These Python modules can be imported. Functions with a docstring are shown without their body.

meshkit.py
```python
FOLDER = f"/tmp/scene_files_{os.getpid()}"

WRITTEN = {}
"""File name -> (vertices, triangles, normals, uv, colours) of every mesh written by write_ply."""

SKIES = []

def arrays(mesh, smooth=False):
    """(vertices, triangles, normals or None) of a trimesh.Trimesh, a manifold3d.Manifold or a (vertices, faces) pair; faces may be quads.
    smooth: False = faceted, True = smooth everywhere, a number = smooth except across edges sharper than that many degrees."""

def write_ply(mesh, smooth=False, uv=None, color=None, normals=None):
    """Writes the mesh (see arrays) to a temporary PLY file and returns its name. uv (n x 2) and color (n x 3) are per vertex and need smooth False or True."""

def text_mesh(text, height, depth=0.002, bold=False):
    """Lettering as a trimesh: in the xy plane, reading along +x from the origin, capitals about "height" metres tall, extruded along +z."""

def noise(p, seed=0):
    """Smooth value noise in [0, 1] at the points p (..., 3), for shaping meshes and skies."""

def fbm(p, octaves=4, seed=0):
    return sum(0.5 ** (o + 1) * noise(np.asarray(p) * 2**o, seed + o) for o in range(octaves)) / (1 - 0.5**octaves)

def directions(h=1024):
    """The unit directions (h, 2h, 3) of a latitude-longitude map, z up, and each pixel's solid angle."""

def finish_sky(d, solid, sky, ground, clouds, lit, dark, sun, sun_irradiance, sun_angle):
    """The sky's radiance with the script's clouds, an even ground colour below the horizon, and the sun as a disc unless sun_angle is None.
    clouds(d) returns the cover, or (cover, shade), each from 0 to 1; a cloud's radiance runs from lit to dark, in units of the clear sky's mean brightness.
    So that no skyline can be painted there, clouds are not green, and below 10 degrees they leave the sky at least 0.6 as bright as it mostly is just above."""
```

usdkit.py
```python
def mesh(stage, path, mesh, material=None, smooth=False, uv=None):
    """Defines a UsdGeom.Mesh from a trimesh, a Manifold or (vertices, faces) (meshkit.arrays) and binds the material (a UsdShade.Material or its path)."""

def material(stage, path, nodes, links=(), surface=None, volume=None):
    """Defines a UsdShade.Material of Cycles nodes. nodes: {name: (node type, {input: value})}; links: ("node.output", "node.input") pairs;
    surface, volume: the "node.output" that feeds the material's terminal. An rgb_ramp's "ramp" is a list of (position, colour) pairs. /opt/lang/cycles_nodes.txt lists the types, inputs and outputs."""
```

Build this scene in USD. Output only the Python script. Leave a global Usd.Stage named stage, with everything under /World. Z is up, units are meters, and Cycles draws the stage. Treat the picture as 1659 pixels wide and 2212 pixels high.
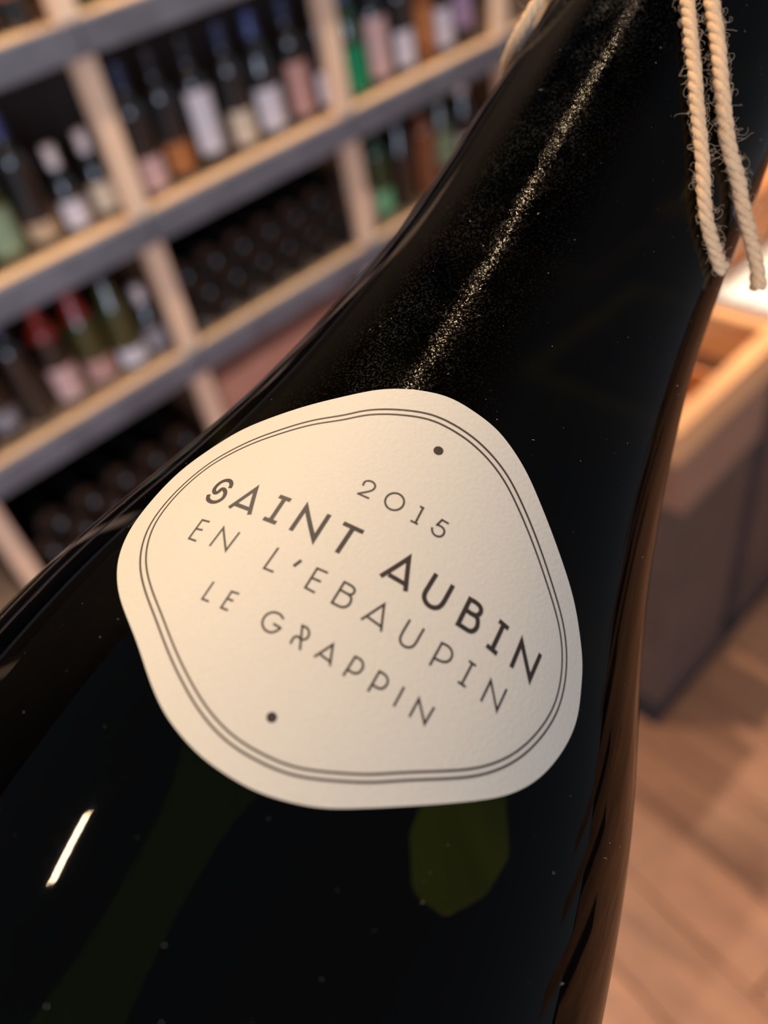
import math, random
import numpy as np
import trimesh
from scipy.interpolate import CubicSpline
from shapely.geometry import Polygon, LineString, Point
from shapely.ops import unary_union
from pxr import Usd, UsdGeom, UsdShade, UsdLux, Sdf, Gf, Vt
import usdkit

rng = np.random.default_rng(7)
random.seed(7)
stage = Usd.Stage.CreateInMemory()
UsdGeom.SetStageUpAxis(stage, UsdGeom.Tokens.z)
UsdGeom.SetStageMetersPerUnit(stage, 1.0)
world = UsdGeom.Xform.Define(stage, '/World')
stage.SetDefaultPrim(world.GetPrim())
UsdGeom.Scope.Define(stage, '/World/Looks')

# ---------------------------------------------------------------- camera, sky, lamps, exposure
# x runs along the wine shelf (away from the viewer), y into the shelf, z up; the phone is held at eye = (0, 0, 1.638)
EYE = np.array([0.0, 0.0, 1.638])
C2W = np.array([[0.70397711, -0.56503986, 0.43028617],      # camera right, down, forward -> world, one column each
                [-0.6922639, -0.41052859, 0.59349555],
                [-0.15870387, -0.71567886, -0.68015943]])
cam = UsdGeom.Camera.Define(stage, '/World/camera')
r_, d_, f_ = C2W[:, 0], C2W[:, 1], C2W[:, 2]
cam.AddTransformOp().Set(Gf.Matrix4d(*r_, 0, *(-d_), 0, *(-f_), 0, *EYE, 1))
FOCAL = 3.99
cam.CreateFocalLengthAttr(FOCAL)
cam.CreateHorizontalApertureAttr(FOCAL * 1659 / 1800.0)
cam.CreateVerticalApertureAttr(FOCAL * 2212 / 1800.0)
cam.CreateFStopAttr(2.0)
cam.CreateFocusDistanceAttr(0.083)
cam.CreateClippingRangeAttr((0.005, 100.0))
cam.CreateExposureAttr(0.0)

dome = UsdLux.DomeLight.Define(stage, '/World/room_ambience')
dome.CreateColorAttr(Gf.Vec3f(0.80, 0.86, 1.0))
dome.CreateIntensityAttr(0.09)


def ceiling_lamp(name, pos, radius, power, color, aim=None, cone=None):
    lamp = UsdLux.SphereLight.Define(stage, '/World/' + name)
    lamp.CreateRadiusAttr(radius)
    lamp.CreateIntensityAttr(power)
    lamp.CreateColorAttr(Gf.Vec3f(*color))
    m = Gf.Matrix4d(1.0)
    if aim is not None:
        z = np.array(pos, float) - np.array(aim, float)
        z /= np.linalg.norm(z)
        x = np.cross([0, 1, 0], z); x /= np.linalg.norm(x)
        y = np.cross(z, x)
        m = Gf.Matrix4d(*x, 0, *y, 0, *z, 0, 0, 0, 0, 1)
        sh = UsdLux.ShapingAPI.Apply(lamp.GetPrim())
        sh.CreateShapingConeAngleAttr(cone)
        sh.CreateShapingConeSoftnessAttr(0.5)
    m.SetTranslateOnly(Gf.Vec3d(*map(float, pos)))
    lamp.AddTransformOp().Set(m)


WARM = (1.0, 0.74, 0.48)
def tube_lamp(name, towards, along, length, width, power):
    """A short tube lamp under the ceiling, seen from the viewer in the given direction."""
    lamp = UsdLux.RectLight.Define(stage, '/World/' + name)
    lamp.CreateWidthAttr(length); lamp.CreateHeightAttr(width); lamp.CreateIntensityAttr(power); lamp.CreateColorAttr(Gf.Vec3f(*WARM))
    z = np.array(towards, float); z /= np.linalg.norm(z)
    x = np.array(along, float); x -= z * (x @ z); x /= np.linalg.norm(x); y = np.cross(z, x)
    lamp.AddTransformOp().Set(Gf.Matrix4d(*x, 0, *y, 0, *z, 0, *(EYE + 1.6 * z), 1))


tube_lamp('tube_lamp', (0.29, 0.305, 0.907), (1.0, -0.20, 0.0), 0.26, 0.013, 640.0)
tube_lamp('tube_lamp_001', (-0.485, 0.252, 0.84), (1.0, 0.40, 0.0), 0.22, 0.052, 200.0)
# the row of lamps that washes the shelf front
for k, x in enumerate((0.12, 1.25, 2.40)):
    ceiling_lamp('shelf_lamp' + ('_%03d' % k if k else ''), (x, 1.45, 3.40), 0.045, 1850.0, (1.0, 0.80, 0.60))
ceiling_lamp('spot_lamp', (1.75, 0.95, 3.30), 0.03, 5000.0, (1.0, 0.78, 0.55), aim=(1.35, 0.62, 0.85), cone=9.0)

win = UsdLux.RectLight.Define(stage, '/World/shop_window_light')      # the shop's window, behind the viewer on the left
win.CreateWidthAttr(2.2); win.CreateHeightAttr(2.4)
win.CreateIntensityAttr(9.0)
win.CreateColorAttr(Gf.Vec3f(0.68, 0.76, 1.0))
wp = EYE + np.array([-2.6, -3.1, 0.15])
wz = wp - np.array([0.5, 1.0, 1.2]); wz /= np.linalg.norm(wz)        # light leaves along -z
wx = np.cross([0, 0, 1], wz); wx /= np.linalg.norm(wx); wy = np.cross(wz, wx)
win.AddTransformOp().Set(Gf.Matrix4d(*wx, 0, *wy, 0, *wz, 0, *wp, 1))

# ---------------------------------------------------------------- helpers
used = {}


def numbered(parent, name):
    k = (parent, name)
    n = used.get(k, 0); used[k] = n + 1
    return name if n == 0 else '%s_%03d' % (name, n)


def pth(parent):
    return '/World' if parent is None else str(parent.GetPath())


def tag(p, label=None, category=None, group=None, kind=None):
    for k, v in (('label', label), ('category', category), ('group', group), ('kind', kind)):
        if v:
            p.SetCustomDataByKey(k, v)
    return p


def thing(name, label=None, category=None, group=None, loc=(0, 0, 0), parent=None, kind=None, matrix=None):
    base = pth(parent)
    x = UsdGeom.Xform.Define(stage, base + '/' + numbered(base, name))
    if matrix is not None:
        x.AddTransformOp().Set(matrix)
    elif parent is None:
        x.AddTranslateOp().Set(Gf.Vec3d(*map(float, loc)))
    return tag(x.GetPrim(), label, category, group, kind)


def obj(name, mesh, material, parent=None, smooth=False, **k):
    base = pth(parent)
    m = usdkit.mesh(stage, base + '/' + numbered(base, name), mesh, material, smooth=smooth)
    return tag(m.GetPrim(), **k)


def copy_of(src, loc, label, rot=None):
    name = src.GetName()
    if name[-4:-3] == '_' and name[-3:].isdigit():
        name = name[:-4]
    x = UsdGeom.Xform.Define(stage, '/World/' + numbered('/World', name))
    p = x.GetPrim()
    p.GetReferences().AddInternalReference(src.GetPath())
    x.ClearXformOpOrder()
    op = x.AddTranslateOp(); op.Set(Gf.Vec3d(*map(float, loc)))
    if rot is not None:
        x.AddRotateXYZOp().Set(Gf.Vec3f(*rot))
    p.SetInstanceable(True)
    return tag(p, label)


def box(x0, x1, y0, y1, z0, z1, ch=0.0):
    """Box between two corners; ch chamfers all its edges."""
    if ch <= 0:
        b = trimesh.creation.box([x1 - x0, y1 - y0, z1 - z0])
    else:
        pts = []
        hx, hy, hz = (x1 - x0) / 2, (y1 - y0) / 2, (z1 - z0) / 2
        for sx in (-1, 1):
            for sy in (-1, 1):
                for sz in (-1, 1):
                    pts += [(sx * (hx - ch), sy * (hy - ch), sz * hz), (sx * (hx - ch), sy * hy, sz * (hz - ch)), (sx * hx, sy * (hy - ch), sz * (hz - ch))]
        b = trimesh.Trimesh(pts).convex_hull
    b.apply_translation([(x0 + x1) / 2, (y0 + y1) / 2, (z0 + z1) / 2])
    return b


def hexa(bottom, top):
    """Solid from four bottom and four top corners (same turn)."""
    return trimesh.convex.convex_hull(np.array(list(bottom) + list(top), float))


def lathe(profile, seg):
    """Surface of revolution about z of (radius, z) points; a radius of 0 closes it."""
    v, rows = [], []
    for r, z in profile:
        if r <= 1e-9:
            rows.append([len(v)] * seg); v.append((0, 0, z))
        else:
            rows.append(list(range(len(v), len(v) + seg)))
            v += [(r * math.cos(2 * math.pi * i / seg), r * math.sin(2 * math.pi * i / seg), z) for i in range(seg)]
    f = []
    for a, b in zip(rows[:-1], rows[1:]):
        for i in range(seg):
            j = (i + 1) % seg
            for t in ((a[i], a[j], b[j]), (a[i], b[j], b[i])):
                if len(set(t)) == 3:
                    f.append(t)
    return trimesh.Trimesh(np.array(v, float), np.array(f), process=False)


def spline(pts, n, closed=False):
    """Smooth curve through the points."""
    p = np.array(pts, float)
    if closed and np.linalg.norm(p[0] - p[-1]) > 1e-9:
        p = np.vstack([p, p[:1]])
    s = np.r_[0, np.cumsum(np.sqrt(np.linalg.norm(np.diff(p, axis=0), axis=1)))]
    c = CubicSpline(s, p, bc_type='periodic' if closed else 'natural')
    return c(np.linspace(0, s[-1], n))


def tube(path, radius, seg=8, frames=None):
    """Capped tube along a path; radius a number or one per point."""
    p = np.asarray(path, float); n = len(p)
    t = np.gradient(p, axis=0); t /= np.linalg.norm(t, axis=1)[:, None]
    u = np.cross(t[0], [0.3, 0.5, 0.81]); u /= np.linalg.norm(u)
    rad = np.broadcast_to(radius, n)
    v, f = [], []
    for i in range(n):
        u = u - t[i] * (u @ t[i]); u /= np.linalg.norm(u)
        w = np.cross(t[i], u)
        for k in range(seg):
            a = 2 * math.pi * k / seg
            v.append(p[i] + rad[i] * (math.cos(a) * u + math.sin(a) * w))
    for i in range(n - 1):
        for k in range(seg):
            a, b = i * seg + k, i * seg + (k + 1) % seg
            f += [(a, b, b + seg), (a, b + seg, a + seg)]
    v += [p[0], p[-1]]
    for k in range(seg):
        f += [(n * seg, (k + 1) % seg, k), (n * seg + 1, (n - 1) * seg + k, (n - 1) * seg + (k + 1) % seg)]
    return trimesh.Trimesh(np.array(v), np.array(f), process=False)


# ---------------------------------------------------------------- materials
def srgb(r, g, b):
    c = np.array([r, g, b]) / 255.0
    return tuple(np.where(c < 0.04045, c / 12.92, ((c + 0.055) / 1.055) ** 2.4))


def plain(name, color, rough=0.5, spec=0.5, bump=0.0, bump_scale=200.0, metallic=0.0, vary=0.0, trans=0.0):
    n = {'p': ('principled_bsdf', {'base_color': color, 'roughness': rough, 'specular_ior_level': spec, 'metallic': metallic})}
    l = []
    if bump or vary:
        n['tc'] = ('texture_coordinate', {})
        n['nz'] = ('noise_texture', {'scale': bump_scale, 'detail': 3.0})
        l += [('tc.object', 'nz.vector')]
    if bump:
        n['b'] = ('bump', {'strength': bump, 'distance': 1.0 / bump_scale})
        l += [('nz.fac', 'b.height'), ('b.normal', 'p.normal')]
    if vary:
        c = np.array(color)
        n['rp'] = ('rgb_ramp', {'ramp': [(0.3, tuple(c * (1 - vary))), (0.7, tuple(np.minimum(c * (1 + vary), 1)))]})
        l += [('nz.fac', 'rp.fac'), ('rp.color', 'p.base_color')]
    return usdkit.material(stage, '/World/Looks/' + name, n, l, surface='p.BSDF')


def wood(name, dark, light, scale=(1, 1, 1), rough=0.55, rot=(0, 0, 0), vary=0.25, knots=6.0):
    """Grain as stretched noise in the object's own space; each piece a little lighter or darker."""
    n = {'tc': ('texture_coordinate', {}), 'oi': ('object_info', {}),
         'mp': ('mapping', {'scale': scale, 'rotation': rot}),
         'sh': ('vector_math', {'math_type': 'add'}), 'cx': ('combine_xyz', {}),
         'm1': ('math', {'math_type': 'multiply', 'value2': 37.0}),
         'n1': ('noise_texture', {'scale': knots, 'detail': 5.0, 'roughness': 0.6, 'distortion': 0.6}),
         'n2': ('noise_texture', {'scale': knots * 9, 'detail': 3.0}),
         'mx': ('mix', {'fac': 0.3}),
         'rp': ('rgb_ramp', {'ramp': [(0.32, dark), (0.68, light)]}),
         'mr': ('map_range', {'from_min': 0.0, 'from_max': 1.0, 'to_min': 1 - vary, 'to_max': 1 + vary}),
         'hv': ('hsv', {'hue': 0.5, 'saturation': 1.0, 'fac': 1.0}),
         'b': ('bump', {'strength': 0.15, 'distance': 0.002}),
         'p': ('principled_bsdf', {'roughness': rough})}
    l = [('tc.object', 'mp.vector'), ('oi.random', 'm1.value1'), ('m1.value', 'cx.x'), ('m1.value', 'cx.z'), ('mp.vector', 'sh.vector1'), ('cx.vector', 'sh.vector2'),
         ('sh.vector', 'n1.vector'), ('sh.vector', 'n2.vector'), ('n1.color', 'mx.color1'), ('n2.color', 'mx.color2'), ('mx.color', 'rp.fac'),
         ('oi.random', 'mr.value'), ('mr.result', 'hv.value'), ('rp.color', 'hv.color'), ('hv.color', 'p.base_color'), ('n2.fac', 'b.height'), ('b.normal', 'p.normal')]
    return usdkit.material(stage, '/World/Looks/' + name, n, l, surface='p.BSDF')


M = {}
M['floor'] = wood('floor_wood', srgb(116, 76, 55), srgb(206, 144, 103), scale=(9, 1.0, 9), rough=0.45, rot=(0, 0, 0.14), vary=0.16, knots=3.0)
M['subfloor'] = plain('subfloor', srgb(40, 28, 22), 0.9)
M['plaster'] = plain('wall_plaster', srgb(70, 60, 54), 0.9, vary=0.15, bump_scale=8)
M['deck'] = wood('deck_wood', srgb(214, 166, 122), srgb(244, 208, 166), scale=(1, 9, 9), rough=0.5, vary=0.08)
M['post'] = wood('post_wood', srgb(226, 190, 156), srgb(246, 218, 188), scale=(9, 9, 1), rough=0.55, vary=0.06)
M['strip'] = plain('zinc_strip', srgb(100, 103, 112), 0.5, vary=0.24, bump_scale=11.0)
M['partition'] = plain('partition', srgb(92, 64, 40), 0.7)
M['shelf_back'] = plain('shelf_back', srgb(42, 34, 30), 0.8)
M['crate_pale'] = wood('crate_pale_wood', srgb(205, 140, 88), srgb(235, 178, 122), scale=(1.5, 8, 9), rough=0.6, vary=0.06)
M['crate_brown'] = wood('crate_brown_wood', srgb(60, 47, 42), srgb(88, 70, 60), scale=(1.5, 8, 9), rough=0.6, vary=0.10)
M['crate_pink'] = wood('crate_pink_wood', srgb(176, 122, 102), srgb(214, 162, 138), scale=(1.5, 8, 9), rough=0.6, vary=0.06)
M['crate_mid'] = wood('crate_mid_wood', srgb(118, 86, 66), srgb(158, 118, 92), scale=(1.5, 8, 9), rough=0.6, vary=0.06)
M['crate_orange'] = wood('crate_orange_wood', srgb(176, 104, 56), srgb(214, 140, 84), scale=(1.5, 8, 9), rough=0.6, vary=0.10)
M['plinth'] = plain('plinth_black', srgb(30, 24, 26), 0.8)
M['card'] = plain('pale_card', srgb(246, 238, 226), 0.7)

# glass of the bottles on the shelf: seen far out of focus, dark and glossy
def bglass(name, c, rough=0.06):
    return plain(name, c, rough, spec=1.0)
M['g_black'] = bglass('black_glass', srgb(24, 24, 22))
M['g_lying'] = plain('lying_glass', srgb(16, 16, 17), 0.16, spec=0.4)
M['g_olive'] = bglass('olive_glass', srgb(62, 66, 28))
M['g_green'] = bglass('green_glass', srgb(28, 66, 34))
M['g_amber'] = bglass('amber_glass', srgb(140, 78, 36))
PAPER = {'white': srgb(232, 226, 228), 'cream': srgb(232, 214, 184), 'pink': srgb(224, 186, 176), 'rose': srgb(204, 158, 146), 'beige': srgb(206, 178, 142), 'sage': srgb(146, 168, 132),
         'green': srgb(18, 150, 96), 'mint': srgb(128, 196, 140), 'tan': srgb(190, 122, 66), 'mauve': srgb(176, 146, 172), 'grey': srgb(150, 146, 150), 'brown': srgb(150, 96, 66)}
for k, c in PAPER.items():
    M['l_' + k] = plain('paper_' + k, c, 0.6, spec=0.3)
FOIL = {'red': srgb(136, 34, 16), 'black': srgb(26, 25, 28), 'navy': srgb(40, 52, 84), 'white': srgb(236, 222, 218), 'gold': srgb(170, 130, 70), 'blue': srgb(60, 76, 130)}
for k, c in FOIL.items():
    M['f_' + k] = plain('foil_' + k, c, 0.28, spec=0.6)

# ---------------------------------------------------------------- room: floor of planks, wall
K = 1.057
floor = thing('floor', kind='structure')
obj('subfloor', box(-1.6, 4.4, -1.6, 2.9, -0.06, -0.02), M['subfloor'], floor)
PW, ang = 0.142, 0.14
ca, sa = math.cos(ang), math.sin(ang)
for i in range(-12, 34):
    y = -1.9 + 0.55 * ((i * 7) % 3)
    while y < 2.9:
        ln = 1.5
        b = box(i * PW + 0.0012, (i + 1) * PW - 0.0012, y, y + ln - 0.003, -0.02, 0.0, 0.002)
        b.vertices[:, :2] = b.vertices[:, :2] @ np.array([[ca, -sa], [sa, ca]])
        c = b.vertices.mean(0)
        if -1.6 < c[0] < 4.2 and -1.5 < c[1] < 2.7:
            obj('plank', b, M['floor'], floor)
        y += ln
obj('wall_back', box(-2.2, 5.0, 2.34, 2.44, -0.02, 3.9), M['plaster'], kind='structure')

# ---------------------------------------------------------------- wine shelf
Y0 = 1.75 * K                      # front of the shelf
DEPTH = 0.365
XS = [-0.462, 0.196, 0.847, 1.519, 2.185, 2.85]       # centres of the uprights
PWD = 0.050
TOPS = [0.026, 0.513, 0.890, 1.302, 1.76]
STRIP = [0.0, 0.068, 0.070, 0.066, 0.066]
shelf = thing('wine_shelf', 'long pale wood wine shelf with grey front edges, holding rows of bottles along the wall', 'shelf')
for x in XS:
    obj('upright', box(x - PWD / 2, x + PWD / 2, Y0 + 0.012, Y0 + 0.050, 0.0, 2.05, 0.002), M['post'], shelf)
    obj('partition', box(x - 0.009, x + 0.009, Y0 + 0.051, Y0 + DEPTH, 0.0, TOPS[2] - 0.027), M['partition'], shelf, label='dark brown partition behind the upright')
for z, h in zip(TOPS, STRIP):
    for a, b in zip(XS[:-1], XS[1:]):
        obj('shelf_board', box(a + PWD / 2 + 0.001, b - PWD / 2 - 0.001, Y0 + 0.010, Y0 + DEPTH, z - 0.026, z, 0.002), M['deck'], shelf)
        if h:
            obj('front_edge', box(a + 0.003, b - 0.003, Y0 - 0.012, Y0 + 0.0095, z - h, z + 0.001, 0.002), M['strip'], shelf, label='grey front edge strip of a shelf board')
for a, b in zip(XS[:-1], XS[1:]):
    obj('back_panel', box(a, b, Y0 + DEPTH, Y0 + DEPTH + 0.012, 0.0, 2.05), M['shelf_back'], shelf, label='dark back panel of the shelf')

# ---------------------------------------------------------------- bottles on the shelf
def glass_profile(kind):
    if kind == 'bordeaux':
        p = [(0, 0.012), (0.022, 0.008), (0.030, 0.0), (0.0355, 0.002), (0.037, 0.007), (0.037, 0.185), (0.0362, 0.197), (0.032, 0.210), (0.0235, 0.220), (0.0165, 0.229), (0.0142, 0.240), (0.0138, 0.283), (0.0152, 0.284), (0.0152, 0.293), (0.0145, 0.295), (0, 0.295)]
    elif kind == 'half':
        p = [(0, 0.010), (0.018, 0.006), (0.026, 0.0), (0.0305, 0.002), (0.032, 0.006), (0.032, 0.095), (0.0300, 0.112), (0.0235, 0.132), (0.0165, 0.150), (0.0140, 0.162), (0.0138, 0.196), (0.0148, 0.197), (0.0148, 0.206), (0, 0.206)]
        p = [(r, h * 0.93) for r, h in p]
    else:
        p = [(0, 0.012), (0.024, 0.008), (0.034, 0.0), (0.0392, 0.002), (0.041, 0.008), (0.041, 0.140), (0.0402, 0.158), (0.0375, 0.176), (0.0315, 0.198), (0.0245, 0.220), (0.0185, 0.240), (0.0152, 0.256), (0.0142, 0.268), (0.0140, 0.282), (0.0152, 0.283), (0.0152, 0.291), (0, 0.292)]
    return p


BODY_R = {'bordeaux': 0.037, 'burgundy': 0.041, 'half': 0.032}


def wrap_label(R, z0, z1, half_angle, off=0.0004, seg=18):
    """Curved sheet of paper on a cylinder, facing -y, with its own thickness."""
    v, f = [], []
    for i in range(seg + 1):
        a = -math.pi / 2 - half_angle + 2 * half_angle * i / seg
        for r in (R + off, R - 0.0003):
            for z in (z0, z1):
                v.append((r * math.cos(a), r * math.sin(a), z))
    for i in range(seg):
        a, b = 4 * i, 4 * i + 4
        for p, q in ((0, 1), (1, 3), (3, 2), (2, 0)):
            f += [(a + p, b + p, b + q), (a + p, b + q, a + q)]
    f += [(0, 1, 3), (0, 3, 2), (4 * seg, 4 * seg + 3, 4 * seg + 1), (4 * seg, 4 * seg + 2, 4 * seg + 3)]
    return trimesh.Trimesh(np.array(v), np.array(f), process=False)


protos = {}
GROUP = {}


def stand_bottle(x, y, z, kind, glass, paper, z0, z1, foil, label):
    key = (kind, glass, paper, z0, z1, foil)
    if key in protos:
        return copy_of(protos[key], (x, y, z), label)
    t = thing('wine_bottle', label, 'bottle', 'wine bottles standing on the shelf', (x, y, z))
    protos[key] = t
    p = glass_profile(kind)
    obj('glass_body', lathe(p, 32), M['g_' + glass], t, smooth=40)
    if paper:
        obj('paper_label', wrap_label(BODY_R[kind], z0, z1, 1.25), M['l_' + paper], t, label='%s paper label' % paper)
    top = p[-1][1]
    low = top - (0.045 if kind == 'half' else 0.105 if foil == 'red' else 0.055)
    prof = [(r, h) for r, h in p if h > low]
    r0 = float(np.interp(low, [h for r, h in p[5:-1]], [r for r, h in p[5:-1]]))
    cap = [(r0 + 0.0003, low)] + [(r + 0.0005, h + (0.0006 if r == 0 else 0)) for r, h in prof[:-1]] + [(prof[-2][0] + 0.0003, top + 0.0006), (0, top + 0.0006)]
    obj('capsule', lathe(cap, 24), M['f_' + foil], t, smooth=40, label='%s foil capsule' % foil)
    return t


ORD = ['first', 'second', 'third', 'fourth', 'fifth', 'sixth', 'seventh', 'eighth']
SEEN = {'black': 'dark', 'olive': 'olive', 'green': 'green', 'amber': 'amber'}
# per compartment: x (before scaling), kind, glass, paper, label low and high, capsule
ROWS = [
    ('left bay of top shelf', TOPS[3], [(0.640, 'burgundy', 'black', 'cream', .03, .12, 'black'), (0.735, 'burgundy', 'black', 'brown', .06, .13, 'navy')]),
    ('middle bay of top shelf', TOPS[3], [(0.880, 'bordeaux', 'olive', 'rose', .03, .12, 'black'), (0.965, 'burgundy', 'black', 'pink', .03, .11, 'gold'), (1.055, 'bordeaux', 'black', 'white', .03, .12, 'black'), (1.14, 'bordeaux', 'black', 'beige', .03, .12, 'red'), (1.225, 'burgundy', 'black', 'cream', .03, .12, 'black')]),
    ('left bay of upper shelf', TOPS[2], [(0.430, 'burgundy', 'olive', 'sage', .02, .12, 'black'), (0.520, 'burgundy', 'olive', 'sage', .025, .125, 'black'), (0.604, 'bordeaux', 'black', 'beige', .02, .06, 'blue'), (0.685, 'half', 'black', 'white', .015, .075, 'white'), (0.768, 'half', 'black', 'cream', .015, .080, 'white')]),
    ('middle bay of upper shelf', TOPS[2], [(0.894, 'bordeaux', 'black', 'pink', .015, .09, 'navy'), (0.980, 'bordeaux', 'black', 'tan', .02, .09, 'black'), (1.068, 'bordeaux', 'black', 'white', .035, .18, 'black'), (1.165, 'bordeaux', 'black', 'cream', .02, .10, 'navy'), (1.262, 'burgundy', 'black', 'white', .02, .12, 'blue'), (1.360, 'bordeaux', 'black', 'rose', .02, .15, 'navy'), (1.446, 'bordeaux', 'black', 'white', .02, .10, 'black')]),
    ('right bay of upper shelf', TOPS[2], [(1.545, 'burgundy', 'green', 'green', .02, .13, 'blue'), (1.643, 'burgundy', 'black', 'pink', .02, .17, 'white'), (1.736, 'bordeaux', 'black', 'white', .02, .11, 'black'), (1.817, 'bordeaux', 'amber', 'tan', .05, .15, 'black'), (1.898, 'bordeaux', 'black', 'white', .02, .12, 'black'), (1.978, 'bordeaux', 'black', 'mauve', .05, .14, 'black')]),
    ('left bay of lower shelf', TOPS[1], [(0.255, 'bordeaux', 'black', None, 0, 0, 'black'), (0.335, 'bordeaux', 'black', 'grey', .03, .08, 'black'), (0.415, 'bordeaux', 'black', None, 0, 0, 'navy'), (0.500, 'bordeaux', 'black', 'pink', .02, .11, 'red'), (0.592, 'burgundy', 'olive', 'rose', .015, .075, 'red'), (0.680, 'burgundy', 'olive', 'white', .015, .06, 'black'), (0.752, 'half', 'black', 'grey', .015, .080, 'white')]),
    ('right bay of lower shelf', TOPS[1], [(1.495, 'bordeaux', 'black', 'pink', .02, .12, 'white'), (1.580, 'bordeaux', 'green', 'mint', .02, .09, 'black'), (1.670, 'burgundy', 'black', None, 0, 0, 'black'), (1.765, 'bordeaux', 'amber', 'brown', .03, .16, 'black'), (1.855, 'burgundy', 'olive', 'sage', .06, .16, 'black'), (1.950, 'burgundy', 'black', 'white', .03, .12, 'white')]),
]
for where, z, row in ROWS:
    for i, (x, kind, glass, paper, z0, z1, foil) in enumerate(row):
        look = '%s bottle with %s' % (SEEN[glass], ('%s label' % paper) if paper else 'no visible label')
        if kind == 'half':
            look = 'short ' + look
        if foil in ('red', 'white', 'gold'):
            look += ' and %s capsule' % foil
        stand_bottle(x * K, Y0 + 0.052 + 0.041 + 0.006 * ((i * 5) % 3), z + 0.0005, kind, glass, paper, z0, z1, foil, '%s, %s in %s' % (look, ORD[i], where))

# bottles lying in stacks with their bases outward
lying = None
def lying_bottle(x, z, label, group):
    global lying
    y = Y0 + 0.055
    if lying is not None:
        return copy_of(lying, (x, y, z), label)
    t = thing('lying_wine_bottle', label, 'bottle', 'wine bottles lying base outward in stacks', (x, y, z))
    lying = t
    rot = trimesh.transformations.rotation_matrix(-math.pi / 2, [1, 0, 0])     # z -> +y
    g = lathe(glass_profile('burgundy'), 32); g.apply_transform(rot)
    obj('glass_body', g, M['g_lying'], t, smooth=40)
    p = glass_profile('burgundy')
    cap = [(0.0157, 0.237)] + [(r + 0.0005 if r else 0, h + 0.0004) for r, h in p if h > 0.25]
    cap[0] = (0.0197, 0.2365)
    c = lathe(cap, 20); c.apply_transform(rot)
    obj('capsule', c, M['f_black'], t, smooth=40)
    return t


TIER = ['bottom', 'second', 'third', 'fourth']
for where, x0, x1, zf, counts in (('middle bay', XS[2] + 0.010, XS[3] - 0.010, TOPS[1], (7, 6, 7)),
                                  ('left bay', XS[1] + 0.025, XS[2] - 0.025, TOPS[0], (6, 5, 6, 5))):
    full = max(counts)
    pitch = (x1 - x0 - 0.004 - 0.0824) / (full - 1)
    rise = math.sqrt(max(0.0825 ** 2 - (pitch / 2) ** 2, 0.0001))
    for k, n in enumerate(counts):
        for j in range(n):
            x = x0 + 0.002 + 0.0412 + pitch * (j + (0.5 if n < full else 0))
            lying_bottle(x, zf + 0.0415 + rise * k, 'dark bottle lying base outward, %s in %s tier of the stack in %s' % (ORD[j], TIER[k], where), None)

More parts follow.
